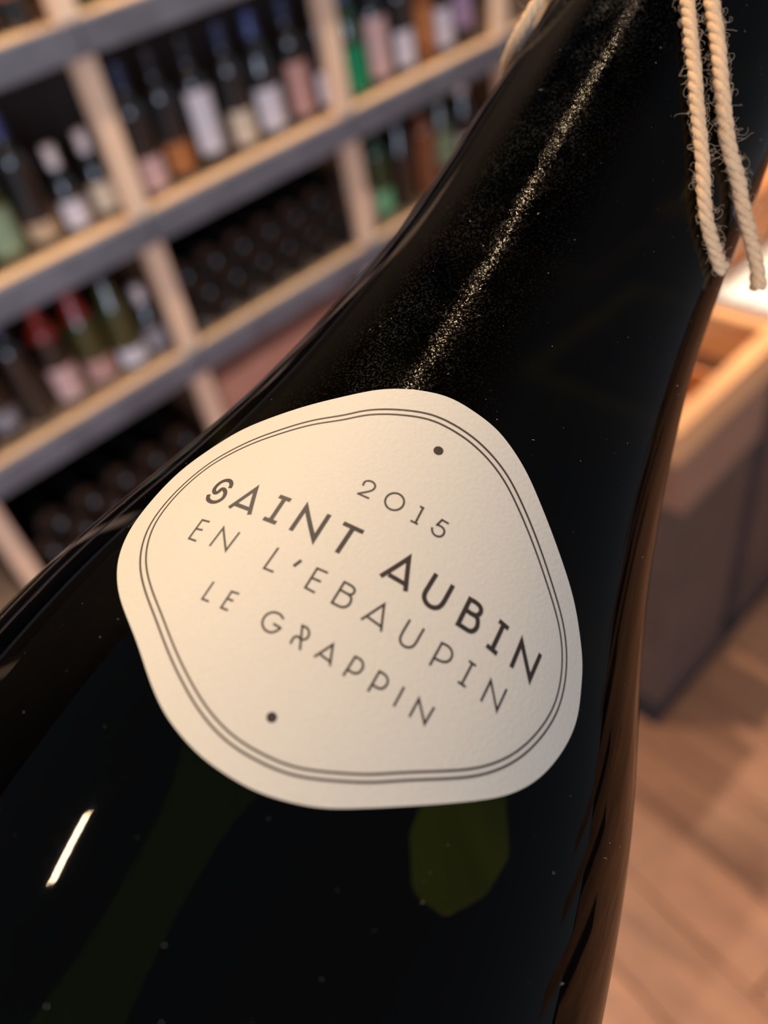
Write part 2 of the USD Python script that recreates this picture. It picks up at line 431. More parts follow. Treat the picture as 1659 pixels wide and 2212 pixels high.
# ---------------------------------------------------------------- wooden cases standing under the shelf's middle bay
def case(name, label, x0, x1, y0, y1, z0, z1, mat, slats=3, th=0.012, lid=False, gap=0.004):
    """Wooden wine case: four walls of boards, a bottom, optionally a lid."""
    t = thing(name, label, 'crate', None, ((x0 + x1) / 2, (y0 + y1) / 2, z0))
    cx, cy = (x0 + x1) / 2, (y0 + y1) / 2
    def part(nm, a, b, c, d, e, f, m=mat, lab=None):
        obj(nm, box(a - cx, b - cx, c - cy, d - cy, e - z0, f - z0, 0.0015), m, t, **({'label': lab} if lab else {}))
    h = (z1 - z0) / slats
    for s in range(slats):
        a, b = z0 + s * h + (gap / 2 if s else 0), z0 + (s + 1) * h - (gap / 2 if s < slats - 1 else 0)
        part('front_board', x0, x1, y0, y0 + th, a, b)
        part('back_board', x0, x1, y1 - th, y1, a, b)
        part('end_board', x0, x0 + th, y0 + th, y1 - th, a, b)
        part('end_board', x1 - th, x1, y0 + th, y1 - th, a, b)
    part('bottom_board', x0 + th, x1 - th, y0 + th, y1 - th, z0, z0 + th)
    if lid:
        part('lid', x0 + th, x1 - th, y0 + th, y1 - th, z1 - th, z1 - 0.001)
    return t


case('wine_case', 'pinkish brown wooden case standing in the bottom middle bay of the shelf', XS[2] + 0.04, XS[3] - 0.05, Y0 + 0.022, Y0 + 0.30, TOPS[0] + 0.0005, 0.375, M['crate_pink'], 3, lid=True)

# ---------------------------------------------------------------- display of crates on the right
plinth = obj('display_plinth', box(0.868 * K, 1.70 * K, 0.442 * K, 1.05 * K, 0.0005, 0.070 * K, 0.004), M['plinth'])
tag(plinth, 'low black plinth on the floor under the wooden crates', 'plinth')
case('wine_case', 'dark brown wooden case on the black plinth, under the open pale bin', 0.872 * K, 1.092 * K, 0.440 * K, 0.700 * K, 0.071 * K, 0.600 * K, M['crate_brown'], 3, lid=True)
case('wine_case', 'tall brown wooden case right of the narrow gap beside the open bin', 1.146 * K, 1.46 * K, 0.440 * K, 0.700 * K, 0.071 * K, 0.785 * K, M['crate_brown'], 4, lid=True)

# the open bin: narrower at the bottom, a lip round the top, two dividers
b0, b1, t0, t1 = 0.872 * K, 1.104 * K, 0.822 * K, 1.122 * K
y0, y1, z0, z1 = 0.440 * K, 0.700 * K, 0.601 * K, 0.790 * K
bin_ = thing('open_bin', 'open pale wood bin with an orange lit rim standing on the dark brown case', 'crate', None, ((b0 + b1) / 2, (y0 + y1) / 2, z0))
ox, oy = (b0 + b1) / 2, (y0 + y1) / 2
def bp(nm, pts_b, pts_t, m='crate_pale', lab=None):
    mesh = hexa(pts_b, pts_t)
    mesh.apply_translation([-ox, -oy, -z0])
    obj(nm, mesh, M[m], bin_, **({'label': lab} if lab else {}))
def xl(z, side): s = (z - z0) / (z1 - z0); return (b0 + (t0 - b0) * s) if side == 0 else (b1 + (t1 - b1) * s)
TH = 0.016
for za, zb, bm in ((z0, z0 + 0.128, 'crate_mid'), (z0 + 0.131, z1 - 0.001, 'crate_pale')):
    for ya, yb, nm in ((y0, y0 + TH, 'front_board'), (y1 - TH, y1, 'back_board')):
        bp(nm, [(xl(za, 0), ya, za), (xl(za, 1), ya, za), (xl(za, 1), yb, za), (xl(za, 0), yb, za)], [(xl(zb, 0), ya, zb), (xl(zb, 1), ya, zb), (xl(zb, 1), yb, zb), (xl(zb, 0), yb, zb)], bm)
    for side, s in ((0, 1), (1, -1)):
        bp('end_board', [(xl(za, side), y0 + TH, za), (xl(za, side) + s * TH, y0 + TH, za), (xl(za, side) + s * TH, y1 - TH, za), (xl(za, side), y1 - TH, za)],
           [(xl(zb, side), y0 + TH, zb), (xl(zb, side) + s * TH, y0 + TH, zb), (xl(zb, side) + s * TH, y1 - TH, zb), (xl(zb, side), y1 - TH, zb)], bm)
bp('bottom_board', [(b0 + TH, y0 + TH, z0), (b1 - TH, y0 + TH, z0), (b1 - TH, y1 - TH, z0), (b0 + TH, y1 - TH, z0)], [(b0 + TH, y0 + TH, z0 + 0.012), (b1 - TH, y0 + TH, z0 + 0.012), (b1 - TH, y1 - TH, z0 + 0.012), (b0 + TH, y1 - TH, z0 + 0.012)])
for fx in (0.36, 0.70):
    xd = b0 + (b1 - b0) * fx
    bp('divider', [(xd, y0 + TH, z0 + 0.012), (xd + 0.008, y0 + TH, z0 + 0.012), (xd + 0.008, y1 - TH, z0 + 0.012), (xd, y1 - TH, z0 + 0.012)], [(xd, y0 + TH, z1 - 0.055), (xd + 0.008, y0 + TH, z1 - 0.055), (xd + 0.008, y1 - TH, z1 - 0.055), (xd, y1 - TH, z1 - 0.055)], 'crate_orange')
R0, R1 = z1 - 0.0005, z1 + 0.012
for nm, q in (('rim', (t0 - 0.006, t1 + 0.004, y0 - 0.008, y0 + 0.022)), ('rim', (t0 - 0.006, t1 + 0.004, y1 - 0.022, y1 + 0.006)), ('rim', (t0 - 0.006, t0 + 0.022, y0 + 0.0225, y1 - 0.0225)), ('rim', (t1 - 0.022, t1 + 0.004, y0 + 0.0225, y1 - 0.0225))):
    bp(nm, [(q[0], q[2], R0), (q[1], q[2], R0), (q[1], q[3], R0), (q[0], q[3], R0)], [(q[0], q[2], R1), (q[1], q[2], R1), (q[1], q[3], R1), (q[0], q[3], R1)], lab='orange lit rim of the bin')

# pale carton on the tall case, glaring under the spotlight, and the slatted crate behind
cx0, cx1, cy0, cy1, cz0, cz1 = 1.152 * K, 1.45 * K, 0.455 * K, 0.576 * K, 0.786 * K, 0.806 * K
cart = thing('flat_carton', 'flat pale carton glaring white under the spotlight on the tall case', 'box', None, ((cx0 + cx1) / 2, (cy0 + cy1) / 2, cz0))
def kb(a, b, c, d, e, f, nm, m):
    mm = box(a, b, c, d, e, f, 0.002); mm.apply_translation([-(cx0 + cx1) / 2, -(cy0 + cy1) / 2, -cz0]); obj(nm, mm, M[m], cart)
kb(cx0, cx1, cy0, cy1, cz0, cz1 - 0.004, 'tray', 'card')
kb(cx0 - 0.003, cx1 + 0.003, cy0 - 0.003, (cy0 + cy1) / 2 - 0.001, cz1 - 0.004, cz1, 'flap', 'card')
kb(cx0 - 0.003, cx1 + 0.003, (cy0 + cy1) / 2 + 0.001, cy1 + 0.003, cz1 - 0.004, cz1, 'flap', 'card')
case('wooden_box', 'small orange brown wooden box on the tall case, behind the glaring white carton', 1.152 * K, 1.45 * K, 0.588 * K, 0.698 * K, 0.786 * K, 0.915 * K, M['crate_orange'], 2, lid=True)
case('slatted_crate', 'orange brown slatted open crate on the black plinth behind the dark cases', 1.02 * K, 1.66 * K, 0.715 * K, 1.03 * K, 0.071 * K, 0.86 * K, M['crate_orange'], 6, gap=0.022)

# ---------------------------------------------------------------- the label artwork: strokes in (mm along the axis, degrees round the bottle)
ART = {'bold':[('S','c',[[(24.524,38.408),(24.951,38.851),(25.192,39.857),(25.06,40.799),(24.661,41.392),(24.087,41.444),(23.664,41.037),(23.507,40.183),(23.774,39.861),(24.122,39.79),(24.137,39.034),(23.779,38.149),(23.246,37.85),(22.756,38.343),(22.546,39.285),(22.664,40.51),(23.087,41.242)]]),('A','l',[[(22.77,35.071),(25.555,33.499),(23.006,30.687)],[(23.337,34.688),(23.451,31.553)]]),('I','l',[[(25.824,28.495),(25.919,26.132)],[(25.826,27.278),(23.444,26.691)],[(23.293,27.987),(23.4,25.479)]]),('N','l',[[(23.377,22.521),(25.993,22.919),(23.59,18.351),(26.293,18.65)]]),('T','l',[[(26.141,15.768),(26.194,12.051)],[(26.156,13.9),(23.446,13.904)]]),('A','l',[[(23.354,6.107),(25.964,3.516),(23.174,1.677)],[(23.81,5.152),(23.73,2.233)]]),('U','c',[[(25.862,-1.546),(25.067,-1.366),(24.216,-1.169),(23.61,-1.195),(23.176,-1.794),(23.012,-2.753),(23.154,-3.662),(23.531,-4.194),(24.054,-4.417),(24.828,-4.574),(25.652,-4.735)]]),('B','m',[[(22.79,-7.734),(25.256,-8.183)],[(25.256,-8.183),(25.223,-9.466),(24.99,-10.373),(24.582,-10.541),(24.241,-10.1),(24.158,-9.272),(24.208,-8.389)],[(24.158,-9.272),(24.086,-10.254),(23.691,-10.678),(23.192,-10.706),(22.753,-10.087),(22.721,-8.978),(22.79,-7.734)]]),('I','l',[[(24.79,-14.027),(24.555,-16.003)],[(24.665,-14.966),(22.342,-14.319)],[(22.319,-13.208),(22.076,-15.289)]]),('N','l',[[(21.616,-18.277),(24.104,-18.966),(21.477,-22.106),(23.949,-23.088)]])],
 'regular':[('E','l',[[(20.764,35.993),(20.614,37.592),(18.542,36.766),(18.643,35.174)],[(19.618,37.266),(19.797,35.856)]]),('N','l',[[(18.811,32.339),(20.851,32.836),(19.143,29.341),(21.161,29.695)]]),('L','l',[[(21.496,22.288),(19.318,22.07),(19.403,20.434)]]),('apostrophe','l',[[(21.421,17.922),(20.656,18.375)]]),('E','l',[[(21.492,13.303),(21.435,15.093),(19.482,14.952),(19.479,13.324)],[(20.485,14.913),(20.539,13.452)]]),('B','m',[[(19.405,10.407),(21.456,10.416)],[(21.456,10.416),(21.445,9.263),(21.295,8.546),(20.945,8.381),(20.71,8.737),(20.674,9.261),(20.697,10.271)],[(20.674,9.261),(20.572,8.46),(20.198,8.119),(19.759,8.213),(19.469,8.75),(19.398,9.504),(19.405,10.407)]]),('A','l',[[(19.276,5.547),(21.328,3.626),(19.154,2.266)],[(19.729,4.907),(19.518,2.486)]]),('U','c',[[(21.188,-0.773),(20.497,-0.642),(19.769,-0.551),(19.331,-0.636),(19.024,-1.152),(18.985,-1.921),(19.162,-2.523),(19.513,-2.86),(20.268,-3.03),(21.069,-3.202)]]),('P','m',[[(18.639,-6.017),(20.672,-6.464)],[(20.672,-6.464),(20.668,-7.579),(20.348,-8.422),(19.773,-8.512),(19.341,-7.762),(19.257,-6.093)]]),('I','l',[[(20.4,-11.275),(20.286,-12.576)],[(20.332,-11.907),(18.368,-11.335)],[(18.42,-10.668),(18.316,-12.051)]]),('N','l',[[(17.843,-14.954),(19.784,-15.538),(17.759,-17.793),(19.763,-18.472)]])],
 'light':[('L','l',[[(16.276,27.236),(14.557,26.894),(14.638,25.74)]]),('E','l',[[(16.4,22.668),(16.283,23.855),(14.695,23.597),(14.775,22.491)],[(15.587,23.728),(15.657,22.713)]]),('G','c',[[(16.31,14.984),(16.499,15.571),(16.524,16.266),(16.365,16.917),(15.979,17.368),(15.445,17.358),(15.03,16.868),(14.835,16.095),(14.911,15.37),(15.175,14.928),(15.626,14.584)]]),('G','l',[[(15.572,14.55),(15.612,15.831)]]),('R','m',[[(14.855,10.809),(16.572,12.227)],[(16.572,12.227),(16.566,11.42),(16.259,10.838),(15.843,10.779),(15.513,11.315)],[(15.513,11.315),(15.638,11.905),(15.526,12.249),(15.209,12.374),(14.846,12.278)]]),('A','l',[[(14.825,8.632),(16.387,7.272),(14.778,6.225)],[(15.216,8.047),(15.073,6.437)]]),('P','m',[[(14.671,4.076),(16.367,3.83)],[(16.367,3.83),(16.304,2.779),(15.936,2.311),(15.472,2.37),(15.181,2.874),(15.185,4.004)]]),('P','m',[[(14.488,0.28),(16.23,0.043)],[(16.23,0.043),(16.113,-1.121),(15.745,-1.564),(15.263,-1.414),(15.01,-0.864),(15.035,0.204)]]),('I','l',[[(16.026,-3.838),(14.299,-3.581)]]),('N','l',[[(14.136,-6.019),(15.725,-6.325),(14.18,-8.257),(15.696,-8.715)]])],
 'date':[('2','c',[[(30.193,16.724),(30.617,16.841),(30.882,16.255),(30.893,15.365),(30.643,14.761),(30.258,14.74),(29.844,15.362),(29.276,16.694)]]),('2','l',[[(29.277,16.798),(29.319,14.446)]]),('0','c',[[(30.526,8.85),(30.32,8.7),(30.1,8.661),(29.882,8.732),(29.681,8.908),(29.509,9.177),(29.38,9.52),(29.301,9.915),(29.277,10.336),(29.311,10.756),(29.4,11.146),(29.539,11.483),(29.717,11.741),(29.923,11.903),(30.144,11.957),(30.363,11.897),(30.566,11.726),(30.738,11.456),(30.869,11.104),(30.948,10.697),(30.971,10.262),(30.936,9.831),(30.845,9.435),(30.706,9.1),(30.526,8.85)]]),('1','l',[[(30.806,5.397),(29.209,5.328)],[(30.819,6.007),(30.799,5.158)],[(29.178,6.233),(29.172,4.824)]]),('5','m',[[(30.583,0.306),(30.617,1.462),(29.963,1.86)],[(29.963,1.86),(30.011,1.248),(29.888,0.484),(29.539,0.146),(29.154,0.409),(28.991,1.072),(29.057,1.774),(29.367,2.312),(29.539,2.403)]])],
 'outline':[(37.973,32.801),(35.673,39.183),(32.647,46.454),(30.278,50.898),(27.384,53.822),(24.118,55.21),(20.143,53.52),(16.776,50.481),(14.568,47.273),(13.089,44.302),(11.677,40.545),(10.625,36.994),(9.048,31.279),(7.427,26.609),(5.717,21.619),(4.825,17.77),(4.292,14.191),(4.081,10.563),(4.133,6.565),(4.619,2.492),(5.222,-0.578),(5.876,-2.941),(6.802,-5.903),(7.93,-9.498),(9.444,-14.53),(10.786,-19.094),(11.809,-22.317),(12.98,-25.201),(14.48,-27.983),(16.462,-30.634),(18.459,-32.595),(20.566,-33.701),(23.011,-33.628),(25.061,-33.021),(26.996,-31.545),(30.005,-28.112),(33.101,-22.692),(35.224,-18.359),(37.14,-14.141),(38.827,-10.053),(40.288,-5.429),(41.417,-0.339),(42.016,5.267),(42.273,10.515),(42.042,15.278),(41.24,21.169),(40.024,26.655)],
 'ring':[(36.031,29.582),(37.297,26.183),(38.308,22.442),(39.091,18.371),(39.677,14.12),(39.857,10.123),(39.661,5.121),(39.188,0.835),(38.379,-3.476),(37.314,-7.309),(36.029,-10.708),(34.56,-14.066),(32.557,-18.143),(30.424,-22.021),(28.797,-24.737),(27.381,-26.716),(25.65,-28.348),(23.693,-29.266),(21.799,-29.366),(19.886,-28.672),(17.909,-27.04),(16.088,-24.898),(14.54,-22.493),(13.295,-19.94),(12.219,-17.108),(11.124,-13.456),(9.619,-8.33),(8.44,-4.704),(7.589,-1.625),(6.973,0.823),(6.344,3.95),(6.043,7.387),(6.049,11.182),(6.4,14.466),(7.114,17.85),(8.102,21.294),(9.376,25.273),(11.071,30.308),(12.208,34.074),(13.463,38.132),(14.713,41.41),(16.242,44.383),(18.041,46.869),(20.171,48.597),(22.532,49.507),(25.134,49.339),(27.362,47.836),(29.891,44.458),(32.035,40.283),(34.393,34.668)],
 'dots':[(36.652,8.065),(9.244,9.395)]}

# ---------------------------------------------------------------- the big bottle in front
MM = 1e-3
A_C = np.array([0.45926776, -0.87989828, 0.12186934])      # the bottle's axis towards the neck, in the eye's frame
C0_C = np.array([-0.00980219, 0.03125678, 0.1015843])
U_C = np.array([-0.88650616, -0.46271678, 0.0])
AX, UX, C0 = C2W @ A_C, C2W @ U_C, EYE + C2W @ C0_C
AX /= np.linalg.norm(AX); UX -= AX * (UX @ AX); UX /= np.linalg.norm(UX); VX = np.cross(AX, UX)
ZB = 0.185                                                  # from the base to the shoulder's zero mark
BASE = C0 - AX * ZB
prof_t = np.array([-66., -46.2, -28.6, -13.2, 0., 13.2, 26.4, 39.6, 52.8, 66., 81.4, 99., 121., 143.]) * MM
prof_r = np.array([45.097, 45.174, 44.493, 42.787, 39.967, 36.138, 31.201, 26.749, 23.416, 20.948, 19.441, 18.103, 16.89, 16.333]) * MM
RAD = CubicSpline(prof_t, prof_r, bc_type='natural')
def radius(t): return np.where(t < -0.066, 0.0451, RAD(np.clip(t, -0.066, 0.143)))
def slope(t): return np.where(t < -0.066, 0.0, RAD(np.clip(t, -0.066, 0.143), 1))

def on_bottle(phi, t, off):
    """Point of the bottle's own frame: phi (radians, 0 = front, + = towards the picture's left), t along the axis, off above the glass."""
    phi, t, off = np.broadcast_arrays(phi, t, off)
    R, s = radius(t), slope(t)
    n = np.sqrt(1 + s * s)
    rr = R + off / n
    return np.stack([rr * np.sin(phi), rr * np.cos(phi), t + ZB - off * s / n], -1)


def sheet(poly, gx, gy, lo, hi, edge):
    """Paper or ink: a flat outline (x = phi * gx, y = t * gy, metres) wrapped on the glass between two heights."""
    parts = []
    for g in (poly.geoms if hasattr(poly, 'geoms') else [poly]):
        m = trimesh.creation.extrude_polygon(g, 1.0, engine='earcut')
        v, f = np.array(m.vertices), np.array(m.faces)
        v[:, 2] *= 1e-5
        v, f = trimesh.remesh.subdivide_to_size(v, f, edge, max_iter=12)
        parts.append(trimesh.Trimesh(v, f, process=False))
    m = trimesh.util.concatenate(parts)
    m.merge_vertices()
    v = np.array(m.vertices)
    w = on_bottle(v[:, 0] / gx, v[:, 1] / gy, lo + (hi - lo) * np.clip(v[:, 2] / 1e-5, 0, 1))
    return trimesh.Trimesh(w, np.array(m.faces)[:, ::-1], process=False)


def band(path, width, lo, hi):
    """Printed line along a closed path of (phi, t)."""
    p = np.array(path); n = len(p)
    g = np.stack([radius(p[:, 1]), np.sqrt(1 + slope(p[:, 1]) ** 2)], 1)
    q = (np.roll(p, -1, 0) - np.roll(p, 1, 0)) * g
    nrm = np.stack([-q[:, 1], q[:, 0]], 1); nrm /= np.linalg.norm(nrm, axis=1)[:, None]
    v = []
    for s in (-0.5, 0.5):
        e = p + s * width * nrm / g
        v += [on_bottle(e[:, 0], e[:, 1], lo), on_bottle(e[:, 0], e[:, 1], hi)]
    v = np.vstack(v); f = []
    for i in range(n):
        j = (i + 1) % n
        for a, b in ((n, 3 * n), (3 * n, 2 * n), (0, n), (2 * n, 0)):
            f += [(a + i, a + j, b + j), (a + i, b + j, b + i)]
    m = trimesh.Trimesh(v, np.array(f), process=False)
    return m


def offset_path(path, d):
    p = np.array(path)
    g = np.stack([radius(p[:, 1]), np.sqrt(1 + slope(p[:, 1]) ** 2)], 1)
    q = (np.roll(p, -1, 0) - np.roll(p, 1, 0)) * g
    nrm = np.stack([-q[:, 1], q[:, 0]], 1); nrm /= np.linalg.norm(nrm, axis=1)[:, None]
    c = p.mean(0)
    if ((c - p) * g * nrm).sum() < 0:
        nrm = -nrm
    return p + d * nrm / g


def big_glass():
    """Dark green bottle glass: a tinted see-through wall with mirror gloss by the view angle; the neck is scuffed and dusty."""
    n = {
        'tc': ('texture_coordinate', {}), 'geo': ('geometry', {}), 'sep': ('separate_xyz', {}),
        'fr': ('fresnel', {'IOR': 1.29}),
        'bf': ('mix', {'color2': (0.003, 0.003, 0.003)}),
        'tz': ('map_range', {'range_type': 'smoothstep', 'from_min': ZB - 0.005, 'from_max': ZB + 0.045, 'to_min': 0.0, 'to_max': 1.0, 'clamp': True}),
        'tm': ('mix', {'color1': (0.40, 0.43, 0.008), 'color2': (0.050, 0.060, 0.010)}),      # tint set darker towards the neck to black out the view through
        'tr': ('transparent_bsdf', {}),
        # scuffs: fine pitting, strongest on the neck
        'inv': ('math', {'math_type': 'subtract', 'value1': 1.0}), 'scuff': ('math', {'math_type': 'maximum'}), 'mul': ('math', {'math_type': 'multiply'}),
        'pit': ('noise_texture', {'scale': 4600.0, 'detail': 2.0, 'roughness': 0.6}),
        'neck': ('map_range', {'range_type': 'smoothstep', 'from_min': ZB + 0.018, 'from_max': ZB + 0.036, 'to_min': 0.05, 'to_max': 1.0, 'clamp': True}),
        'at': ('math', {'math_type': 'arctan2'}), 'ad': ('math', {'math_type': 'subtract', 'value2': 0.42}), 'aa': ('math', {'math_type': 'absolute'}),
        'rub': ('map_range', {'range_type': 'smoothstep', 'from_min': 0.20, 'from_max': 0.50, 'to_min': 1.0, 'to_max': 0.0, 'clamp': True}),    # a rubbed stripe along one side of the neck
        'worn': ('math', {'math_type': 'multiply'}),
        'bump': ('bump', {'distance': 0.000011}),
        'gl': ('glossy_bsdf', {'color': (0.6, 0.6, 0.6), 'roughness': 0.03}),
        'm1': ('mix_closure', {}),
        # dust film in patches
        'big': ('noise_texture', {'scale': 120.0, 'detail': 4.0, 'roughness': 0.65}),
        'bigr': ('rgb_ramp', {'ramp': [(0.40, (0, 0, 0)), (0.62, (1, 1, 1))]}),
        'spk': ('noise_texture', {'scale': 4300.0, 'detail': 3.0}),
        'spkr': ('rgb_ramp', {'ramp': [(0.54, (0.03, 0.03, 0.03)), (0.60, (1, 1, 1))]}),
        'd1': ('math', {'math_type': 'multiply'}), 'd2': ('math', {'math_type': 'multiply'}), 'd3': ('math', {'math_type': 'multiply', 'value2': 0.010}),
        'dust': ('glossy_bsdf', {'color': (0.9, 0.86, 0.8), 'roughness': 0.22}),
        'm2': ('mix_closure', {}),
    }
    l = [('tc.object', 'pit.vector'), ('tc.object', 'sep.vector'), ('sep.z', 'neck.value'), ('pit.fac', 'bump.height'), ('sep.x', 'at.value1'), ('sep.y', 'at.value2'), ('at.value', 'ad.value1'), ('ad.value', 'aa.value1'), ('aa.value', 'rub.value'), ('rub.result', 'worn.value1'), ('neck.result', 'worn.value2'), ('worn.value', 'bump.strength'),
         ('sep.z', 'tz.value'), ('tz.result', 'tm.fac'), ('tm.color', 'tr.color'), ('bump.normal', 'gl.normal'), ('geo.backfacing', 'bf.fac'), ('fr.fac', 'bf.color1'), ('worn.value', 'inv.value2'), ('inv.value', 'scuff.value1'), ('spkr.color', 'scuff.value2'), ('bf.color', 'mul.value1'), ('scuff.value', 'mul.value2'), ('mul.value', 'm1.fac'), ('tr.BSDF', 'm1.closure1'), ('gl.BSDF', 'm1.closure2'),
         ('tc.object', 'big.vector'), ('tc.object', 'spk.vector'), ('big.fac', 'bigr.fac'), ('spk.fac', 'spkr.fac'), ('bigr.color', 'd1.value1'), ('spkr.color', 'd1.value2'),
         ('d1.value', 'd2.value1'), ('worn.value', 'd2.value2'), ('d2.value', 'd3.value1'), ('d3.value', 'm2.fac'), ('m1.closure', 'm2.closure1'), ('dust.BSDF', 'm2.closure2')]
    return usdkit.material(stage, '/World/Looks/big_bottle_glass', n, l, surface='m2.closure')


M['big'] = big_glass()
M['label'] = plain('label_paper', srgb(190, 181, 165), 0.62, spec=0.35, bump=0.10, bump_scale=2600.0, vary=0.02)
M['ink'] = plain('label_ink', srgb(46, 36, 30), 0.52, spec=0.32, bump=0.25, bump_scale=7000.0, vary=0.25)
M['ink_soft'] = plain('label_ink_soft', srgb(62, 50, 40), 0.55, spec=0.3)
M['back_black'] = plain('back_label_black', srgb(20, 19, 19), 0.9, spec=0.0)  # for the added sheet that blacks out the view through the bottle
M['back_paper'] = plain('back_label_paper', srgb(236, 232, 224), 0.7)  # for the added panel that stands in for light through the glass
M['cotton'] = plain('cotton', srgb(222, 182, 138), 0.85, spec=0.15, bump=0.35, bump_scale=3500.0, vary=0.06)
M['cotton_fuzz'] = plain('cotton_fuzz', srgb(214, 186, 154), 0.8, spec=0.2)
M['lint'] = plain('lint', srgb(214, 206, 196), 0.8)
M['cork'] = plain('cork', srgb(186, 140, 96), 0.8, vary=0.2, bump_scale=900.0)

mtx = Gf.Matrix4d(*UX, 0, *VX, 0, *AX, 0, *BASE, 1)
bottle = thing('dark_green_bottle', 'large dark green wine bottle in front, tilted, with a rounded cream label on its shoulder', 'bottle', matrix=mtx)
pr = [(0, 0.030), (0.012, 0.029), (0.026, 0.020), (0.036, 0.004), (0.0395, 0.0), (0.0425, 0.001), (0.0445, 0.0045), (0.0451, 0.010)]
pr += [(0.0451, z) for z in np.linspace(0.02, 0.110, 10)]
pr += [(float(radius(t)), t + ZB) for t in np.linspace(-0.066, 0.143, 190)]
pr += [(0.0162, 0.345), (0.0160, 0.360), (0.0172, 0.361), (0.0174, 0.366), (0.0168, 0.3685), (0.0150, 0.369), (0.0105, 0.369), (0.0100, 0.367), (0, 0.367)]
body = lathe(pr, 320)
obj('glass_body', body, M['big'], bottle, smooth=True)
corkm = trimesh.creation.cylinder(radius=0.0092, height=0.004, sections=32); corkm.apply_translation([0, 0, 0.3692])
obj('cork', corkm, M['cork'], bottle, smooth=30)

RAD_ = math.radians
def pt(q): return (RAD_(q[1]), q[0] * MM)
SCL = np.array([0.033, 1.0])
outline = spline(np.array([pt(q) for q in ART['outline']]) * SCL, 320, True)[:-1] / SCL
G0 = 0.033
label_poly = Polygon([(p * G0, t) for p, t in outline])
lab = obj('front_label', sheet(label_poly, G0, 1.0, -0.00002, 0.00012, 0.0016), M['label'], bottle, smooth=35, label='cream paper label with rounded corners and a double border')
INK0, INK1 = 0.000115, 0.000135
ring = spline(np.array([pt(q) for q in ART['ring']]) * SCL, 420, True)[:-1] / SCL
obj('border_line', band(ring, 0.00020, INK0, INK1), M['ink_soft'], lab, label='outer printed border line')
obj('border_line', band(offset_path(ring, 0.00060), 0.00019, INK0, INK1), M['ink_soft'], lab, label='inner printed border line')
WIDTH = {'bold': 0.00043, 'regular': 0.00021, 'light': 0.00020, 'date': 0.000185}
SAYS = {'bold': 'bold printed line SAINT AUBIN', 'regular': "printed line EN L'EBAUPIN", 'light': 'printed line LE GRAPPIN', 'date': 'printed year 2015'}
for style, letters in (('date', ART['date']), ('bold', ART['bold']), ('regular', ART['regular']), ('light', ART['light'])):
    meshes = []
    for ch, kind, strokes in letters:
        w = WIDTH[style] * (1.45 if ch == 'apostrophe' else 1.0)
        tm = np.mean([q[0] for s in strokes for q in s]) * MM
        gx, gy = float(radius(tm)), math.sqrt(1 + float(slope(tm)) ** 2)
        shapes = []
        for s in strokes:
            p = np.array([(RAD_(q[1]) * gx, q[0] * MM * gy) for q in s])
            curved = kind == 'c' or (kind == 'm' and len(p) > 4)
            closed = len(p) > 8 and np.linalg.norm(p[0] - p[-1]) < 1e-6
            if curved:
                p = spline(p, 48, closed)
            ls = LineString(p)
            if curved:
                shapes.append(ls.buffer(w / 2, cap_style='flat', join_style='round'))
                if kind == 'm':
                    shapes.append(LineString([p[0], p[1]]).buffer(w / 2, cap_style='square'))
            else:
                shapes.append(ls.buffer(w / 2, cap_style='square' if kind == 'm' else 'flat', join_style='mitre', mitre_limit=3.2))
        poly = unary_union(shapes).simplify(w * 0.02)
        meshes.append(sheet(poly, gx, gy, INK0, INK1, 0.0012))
    obj('lettering', trimesh.util.concatenate(meshes), M['ink'], lab, label=SAYS[style])
for (t_, p_), rr in zip(ART['dots'], (0.00047, 0.00042)):
    gx, gy = float(radius(t_ * MM)), math.sqrt(1 + float(slope(t_ * MM)) ** 2)
    obj('printed_dot', sheet(Point(RAD_(p_) * gx, t_ * MM * gy).buffer(rr, 24), gx, gy, INK0, INK1, 0.0006), M['ink'], lab, label='printed round dot')

back = [(-15.8, 217.8), (-8, 212), (-3.1, 212.2), (12, 213), (13, 230), (6.7, 231.1), (-1.6, 237.6), (-8.4, 234.7), (-15.5, 226.9)]  # added panel, shaped as the patch of light coming through the bottle
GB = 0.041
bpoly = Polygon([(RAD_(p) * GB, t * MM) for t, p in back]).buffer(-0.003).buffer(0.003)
back_l = obj('back_label', sheet(Polygon([(RAD_(p) * GB, t * MM) for p, t in ((82, -150), (288, -150), (288, 26), (82, 30))]).difference(bpoly.buffer(0.00005)), GB, 1.0, 0.00002, 0.00012, 0.002), M['back_black'], bottle, smooth=35, label='wide black sheet added on the back to block the view through the glass')  # unseen sheet, added to block the floor behind the glass
obj('pale_panel', sheet(bpoly, GB, 1.0, 0.00002, 0.00012, 0.002), M['back_paper'], back_l, smooth=35, label='small pale panel added to stand in for light seen green through the glass')

# specks of dust and lint on the glass
specks = []
keep = label_poly.buffer(0.0002)
while len(specks) < 620:
    ph, t = rng.uniform(-1.9, 1.75), rng.uniform(-0.062, 0.108)
    if keep.contains(Point(ph * G0, t)):
        continue
    r = 0.000012 + 0.000030 * rng.random() ** 3
    c = on_bottle(ph, t, r * 0.4)
    if rng.random() < 0.05:
        q = c + np.cumsum(rng.normal(0, 0.00012, (5, 3)), 0)
        q = q - (q - c).mean(0)
        s = tube(spline(q, 8), 0.000009, 4)
    else:
        s = trimesh.creation.icosahedron()
        s.apply_scale([r * rng.uniform(0.7, 1.6), r * rng.uniform(0.7, 1.6), r])
        s.apply_translation(c)
    specks.append(s)
obj('dust_specks', trimesh.util.concatenate(specks), M['lint'], bottle, label='fine pale dust specks on the glass', kind='stuff')

